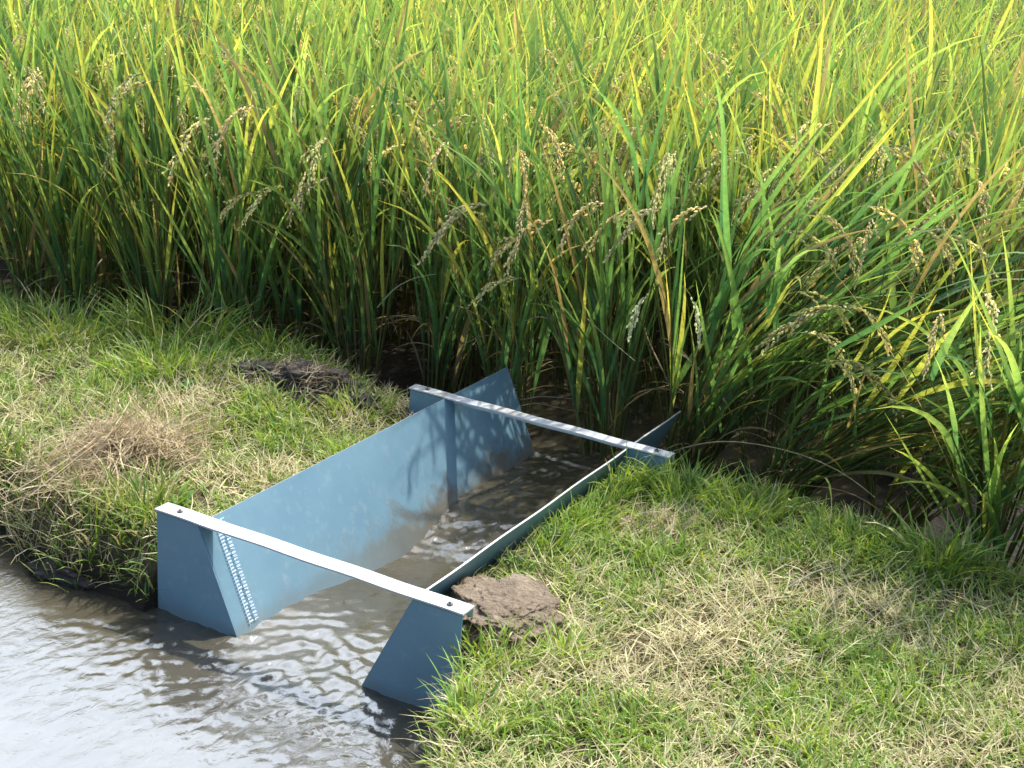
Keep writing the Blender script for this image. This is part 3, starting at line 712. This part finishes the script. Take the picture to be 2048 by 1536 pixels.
T(1.35, 0.12, 0.10, 200, 0.06, 'low yellow green tuft at the bottom right', 0.9, 0.1)

T(-1.08, 0.06, 0.12, 200, 0.10, 'weedy green tuft on the pool edge below the straw heap', 0.5, 0.25)
T(-1.35, 0.16, 0.12, 200, 0.10, 'weedy green tuft on the pool edge furthest left', 0.5, 0.25)
T(0.41, 1.05, 0.06, 170, 0.11, 'green tuft against the shaded flume wall just before the far crossbar', 0.7, 0.03)
T(0.40, 0.80, 0.05, 130, 0.09, 'fresh tuft against the shaded flume wall, midway between the crossbars', 0.6, 0.03)
T(-0.46, 0.86, 0.08, 160, 0.07, 'yellow green tuft behind the middle of the sunlit flume wall', 0.9, 0.1)
T(-0.47, 0.48, 0.07, 120, 0.06, 'short tuft behind the near half of the sunlit flume wall', 0.8, 0.2)
# broad leaved weeds among the grass
def weed(x, y, n, sz, label):
    rng = np.random.default_rng(int(abs(x * 913) + abs(y * 577)) + 9); z0 = float(terrain(x, y)); root = empty('weed', (x, y, z0)); tag(root, label, 'weed')
    az = rng.uniform(0, 6.28, n); P = paths(np.zeros((n, 3)) + rng.normal(0, 0.012, (n, 3)) * [1, 1, 0], az, rng.uniform(0.5, 1.2, n), rng.uniform(0.2, 0.9, n), sz * rng.uniform(0.6, 1.1, n), 6, 1.2, 0.3, rng)
    b = Bag(); c = np.array([0.10, 0.24, 0.06]) * rng.uniform(0.8, 1.4, (n, 1)); pr = np.sin(np.linspace(0.15, 1, 7) * np.pi) ** 0.8 + 0.04
    ribbons(b, P, np.full(n, sz * 0.30), c, c * 1.2, rng.uniform(-0.4, 0.4, n), True, prof=pr, rng=rng); link('foliage', b.mesh('foliage', M_GRASS), root)
weed(0.50, 1.16, 12, 0.075, 'broad leaved yellow green weed in front of the right far wing plate')
weed(-0.62, 0.22, 10, 0.07, 'broad leaved weed behind the left end of the near crossbar')
weed(1.12, 0.42, 9, 0.05, 'small broad leaved weed in the straw of the right bank')
weed(0.92, 0.72, 9, 0.05, 'small broad leaved weed on the middle of the right bank')
weed(-1.22, 0.95, 10, 0.06, 'broad leaved weed on the left bank behind the straw heap')
# ------------------------------------------------------------------ clods, straw, stalks
def lump(name, loc, size, mat, label, cat, seed, rough=0.25, flat=1.0, sub=5, rz=0.0, parts=None):
    bm = bmesh.new(); bmesh.ops.create_icosphere(bm, subdivisions=sub, radius=1.0)
    from mathutils import noise as mn
    for v in bm.verts:
        p = v.co.copy(); sq = p.copy()
        m = max(abs(p.x), abs(p.y)); k = 1.0
        d = mn.fractal(p * 1.3 + Vector((seed, 0, 0)), 0.7, 2.0, 6) * rough + mn.fractal(p * 5 + Vector((0, seed, 0)), 0.6, 2.1, 5) * rough * 0.35
        cell = mn.voronoi(p * 2.6 + Vector((seed, seed, 0)))[0]
        d += (cell[1] - cell[0]) * rough * 0.5
        v.co = p * (1 + d)
        if v.co.z > 0: v.co.z = v.co.z ** flat if v.co.z > 0 else v.co.z
        v.co = Vector((v.co.x * size[0], v.co.y * size[1], v.co.z * size[2]))
    for f in bm.faces: f.smooth = True
    me = bpy.data.meshes.new(name); bm.to_mesh(me); bm.free(); me.materials.append(mat)
    o = link(name, me); o.location = loc; o.rotation_euler.z = rz; tag(o, label, cat); return o
def gz(x, y): return float(terrain(x, y))
lump('earth_clod', (0.515, 0.215, gz(0.515, 0.215) + 0.008), (0.14, 0.165, 0.068), M_CLOD, 'flat brown lump of dried earth on the grass beside the near right wing plate', 'clod', 3.1, 0.24, 0.5, 6, 0.5)
lump('mud_clod', (-0.86, 1.24, gz(-0.86, 1.24) + 0.01), (0.14, 0.09, 0.065), M_MUD, 'dark lumpy mud clod with roots on the left bank below the rice', 'clod', 9.4, 0.5, 0.8, 6, 0.3)
lump('mud_clod', (-1.09, 1.22, gz(-1.09, 1.22) + 0.0), (0.10, 0.07, 0.035), M_MUD, 'lower dark mud lump left of the big dark mud clod', 'clod', 5.4, 0.5, 0.8, 5, 0.0)
lump('mud_clod', (-0.68, 1.25, gz(-0.68, 1.25) + 0.0), (0.07, 0.06, 0.03), M_MUD, 'small dark mud lump right of the big dark mud clod', 'clod', 2.4, 0.5, 0.8, 5, 0.0)
lump('mud_clod', (-0.62, 0.035, -0.29), (0.07, 0.04, 0.035), M_MUD, 'wet mud lump at the waterline left of the near wing plate', 'clod', 7.7, 0.5, 0.9, 5, 0.2)
lump('mud_clod', (-0.84, -0.02, -0.29), (0.10, 0.05, 0.03), M_MUD, 'wet mud lump on the pool edge at the left', 'clod', 1.7, 0.5, 0.9, 5, 0.2)

def heap(name, cx_, cy_, rx, ry, hz_, n, Lr, cols, label, cat, seed, wd=0.0022):
    rng = np.random.default_rng(seed); z0 = gz(cx_, cy_)
    a = rng.uniform(0, 6.28, n); q = rng.random(n) ** 0.6 * (1 + 0.35 * np.sin(2 * a + seed) + 0.2 * np.sin(5 * a)); bx = q * np.cos(a) * rx; by = q * np.sin(a) * ry
    bz = terrain(bx + cx_, by + cy_) - z0 + hz_ * np.clip(1 - q ** 2, 0, 1) * rng.random(n)
    az = rng.normal(0.6, 1.3, n); L = rng.uniform(*Lr, n)
    P = paths(np.stack([bx, by, bz], -1), az, rng.uniform(0.9, 1.7, n), rng.uniform(-0.6, 1.2, n), L, 6, 1.0, 1.3, rng)
    P[..., :2] -= (P[:, -1:, :2] - P[:, :1, :2]) * 0.5
    P[..., 2] = np.maximum(P[..., 2], terrain(P[..., 0] + cx_, P[..., 1] + cy_) - z0 + 0.002)
    g = rng.random((n, 1)); c = np.array(cols[0]) * (1 - g) + np.array(cols[1]) * g
    b = Bag(); ribbons(b, P, rng.uniform(0.4, 1.0, n) ** 2 * 2.6 * wd, c * 0.9, c, None, False, prof=np.clip(1 - np.linspace(0, 1, 7) ** 4, .2, 1), rng=rng)
    o = link(name, b.mesh(name, M_STRAW), None, (cx_, cy_, z0)); tag(o, label, cat); return o
heap('straw_heap', -0.97, 0.36, 0.22, 0.26, 0.08, 1900, (0.08, 0.34), ((0.60, 0.49, 0.30), (0.30, 0.23, 0.13)), 'tangled heap of grey brown dead grass on the left bank edge', 'straw heap', 5)
heap('straw_heap', -0.86, 1.22, 0.20, 0.12, 0.09, 420, (0.05, 0.16), ((0.50, 0.42, 0.28), (0.22, 0.17, 0.11)), 'roots and dead stems matted over the dark mud clod', 'dead stems', 6, 0.002)
heap('straw_heap', 0.62, 0.98, 0.19, 0.13, 0.03, 900, (0.05, 0.15), ((0.55, 0.47, 0.30), (0.34, 0.27, 0.16)), 'pale flattened straw mat on the right bank behind the earth clod', 'straw heap', 7, 0.0022)

def stalk(pts, rad, label, mat=M_STRAW, c=(0.5, 0.42, 0.26)):
    P = np.array(pts, float); t = np.linspace(0, len(P) - 1, 14)
    Q = np.array([[np.interp(q, range(len(P)), P[:, j]) for j in range(3)] for q in t])
    for _ in range(2): Q[1:-1] = (Q[:-2] + 2 * Q[1:-1] + Q[2:]) / 4
    o0 = Q[0].copy(); b = Bag(); tubes(b, (Q - o0)[None], np.array([rad]), np.array([rad * 0.5]), np.array([c]), 5)
    o = link('dry_stalk', b.mesh('dry_stalk', mat), None, tuple(o0)); tag(o, label, 'dry stalk', 'dead stalks lying and leaning about the bank')
def gp_(px, py, h=0.02): p = at_z(px, py, -0.1); p[2] = gz(p[0], p[1]) + h; return p
stalk([gp_(1375, 1228), gp_(1450, 1222, .03), gp_(1590, 1208), gp_(1690, 1190)], 0.0022, 'long pale stalk lying across the middle of the right bank')
stalk([gp_(1400, 1215), gp_(1520, 1200, .03), gp_(1640, 1180), gp_(1700, 1150, .04)], 0.0018, 'pale stalk just behind the longest one on the right bank')
stalk([gp_(1560, 1205), gp_(1620, 1180, .04), gp_(1660, 1170, .05)], 0.0035, 'thick grey stub of stalk on the right bank', c=(0.26, 0.26, 0.22))
stalk([at_y(1175, 638, 1.7), at_y(1220, 680, 1.68), at_y(1270, 722, 1.66)], 0.0022, 'pale broken stalk slanting through the big fanned rice clump', c=(0.34, 0.36, 0.22))
# crumbs of dug soil packed along the plates
cr_ = np.random.default_rng(8); vb, fb_ = [], []; nn_ = 0
ico = bmesh.new(); bmesh.ops.create_icosphere(ico, subdivisions=1, radius=1.0); iv = np.array([v.co[:] for v in ico.verts]); ifc = np.array([[v.index for v in f.verts] for f in ico.faces]); ico.free()
for _ in range(1500):
    t_ = cr_.random()
    if t_ < 0.4: x, y = cr_.choice([-1, 1]) * (0.36 + abs(cr_.normal(0, 0.03))), cr_.uniform(0.05, 1.5)
    elif t_ < 0.7: a_ = cr_.uniform(0, 6.28); x, y = 0.515 + 0.2 * math.cos(a_) * cr_.uniform(.5, 1), 0.215 + 0.22 * math.sin(a_) * cr_.uniform(.5, 1)
    else: x, y = -0.87 + cr_.normal(0, 0.16), 1.24 + cr_.normal(0, 0.09)
    if not bool(clear(np.array([x]), np.array([y]))[0]) or abs(x) < 0.355: continue
    r_ = cr_.uniform(0.003, 0.012) * (1 if t_ < 0.7 else 1.5)
    vb.append(iv * (1 + cr_.normal(0, 0.2, (len(iv), 1))) * r_ * [1, 1.2, 0.7] + [x, y, gz(x, y) + r_ * 0.3]); fb_.append(ifc + nn_); nn_ += len(iv)
tag(link('soil_crumbs', mesh_np('soil_crumbs', np.concatenate(vb), np.concatenate(fb_), None, M_CLOD, False)), 'loose crumbs of brown soil scattered round the clods and along the flume', 'soil', kind='stuff')
stalk([at_y(755, 615, 1.66), at_y(790, 575, 1.64), at_y(830, 555, 1.62), at_y(872, 548, 1.6)], 0.003, 'pale arched dead leaf stalk in front of the rice left of the flume peak', c=(0.22, 0.30, 0.18))
stalk([at_y(1340, 905, 1.5), at_y(1400, 885, 1.47), at_y(1480, 880, 1.45), at_y(1600, 905, 1.42), at_y(1690, 945, 1.4), at_y(1750, 995, 1.38)], 0.0028, 'upper pale arched stalk bowing over the dark gap at the right', c=(0.32, 0.28, 0.15))
stalk([at_y(1480, 970, 1.5), at_y(1560, 968, 1.46), at_y(1680, 975, 1.42), at_y(1750, 1010, 1.38), at_y(1795, 1060, 1.36)], 0.0022, 'lower orange brown arched stalk bowing over the dark gap at the right', c=(0.28, 0.18, 0.09))
stalk([gp_(225, 985, .05), gp_(270, 930, .1), gp_(330, 890, .08), gp_(400, 850, .04)], 0.0022, 'long pale stem leaning over the tangled straw heap', c=(0.32, 0.26, 0.17))
for i, (a_, b_, c_, lb) in enumerate([((1040, 800), (1085, 792), (1170, 800), 'thin dead stem arching just behind the far crossbar, highest'), ((1010, 820), (1070, 805), (1150, 822), 'thin dead stem arching just behind the far crossbar, lowest'),
     ((1020, 655), (1075, 632), (1110, 640), 'curved dead stem above the flume outlet'), ((925, 690), (960, 672), (1015, 668), 'pale dead stem over the peak of the left flume wall')]):
    stalk([at_y(*a_, 1.80), at_y(*b_, 1.80), at_y(*c_, 1.86)], 0.0018, lb, c=(0.42, 0.36, 0.24))
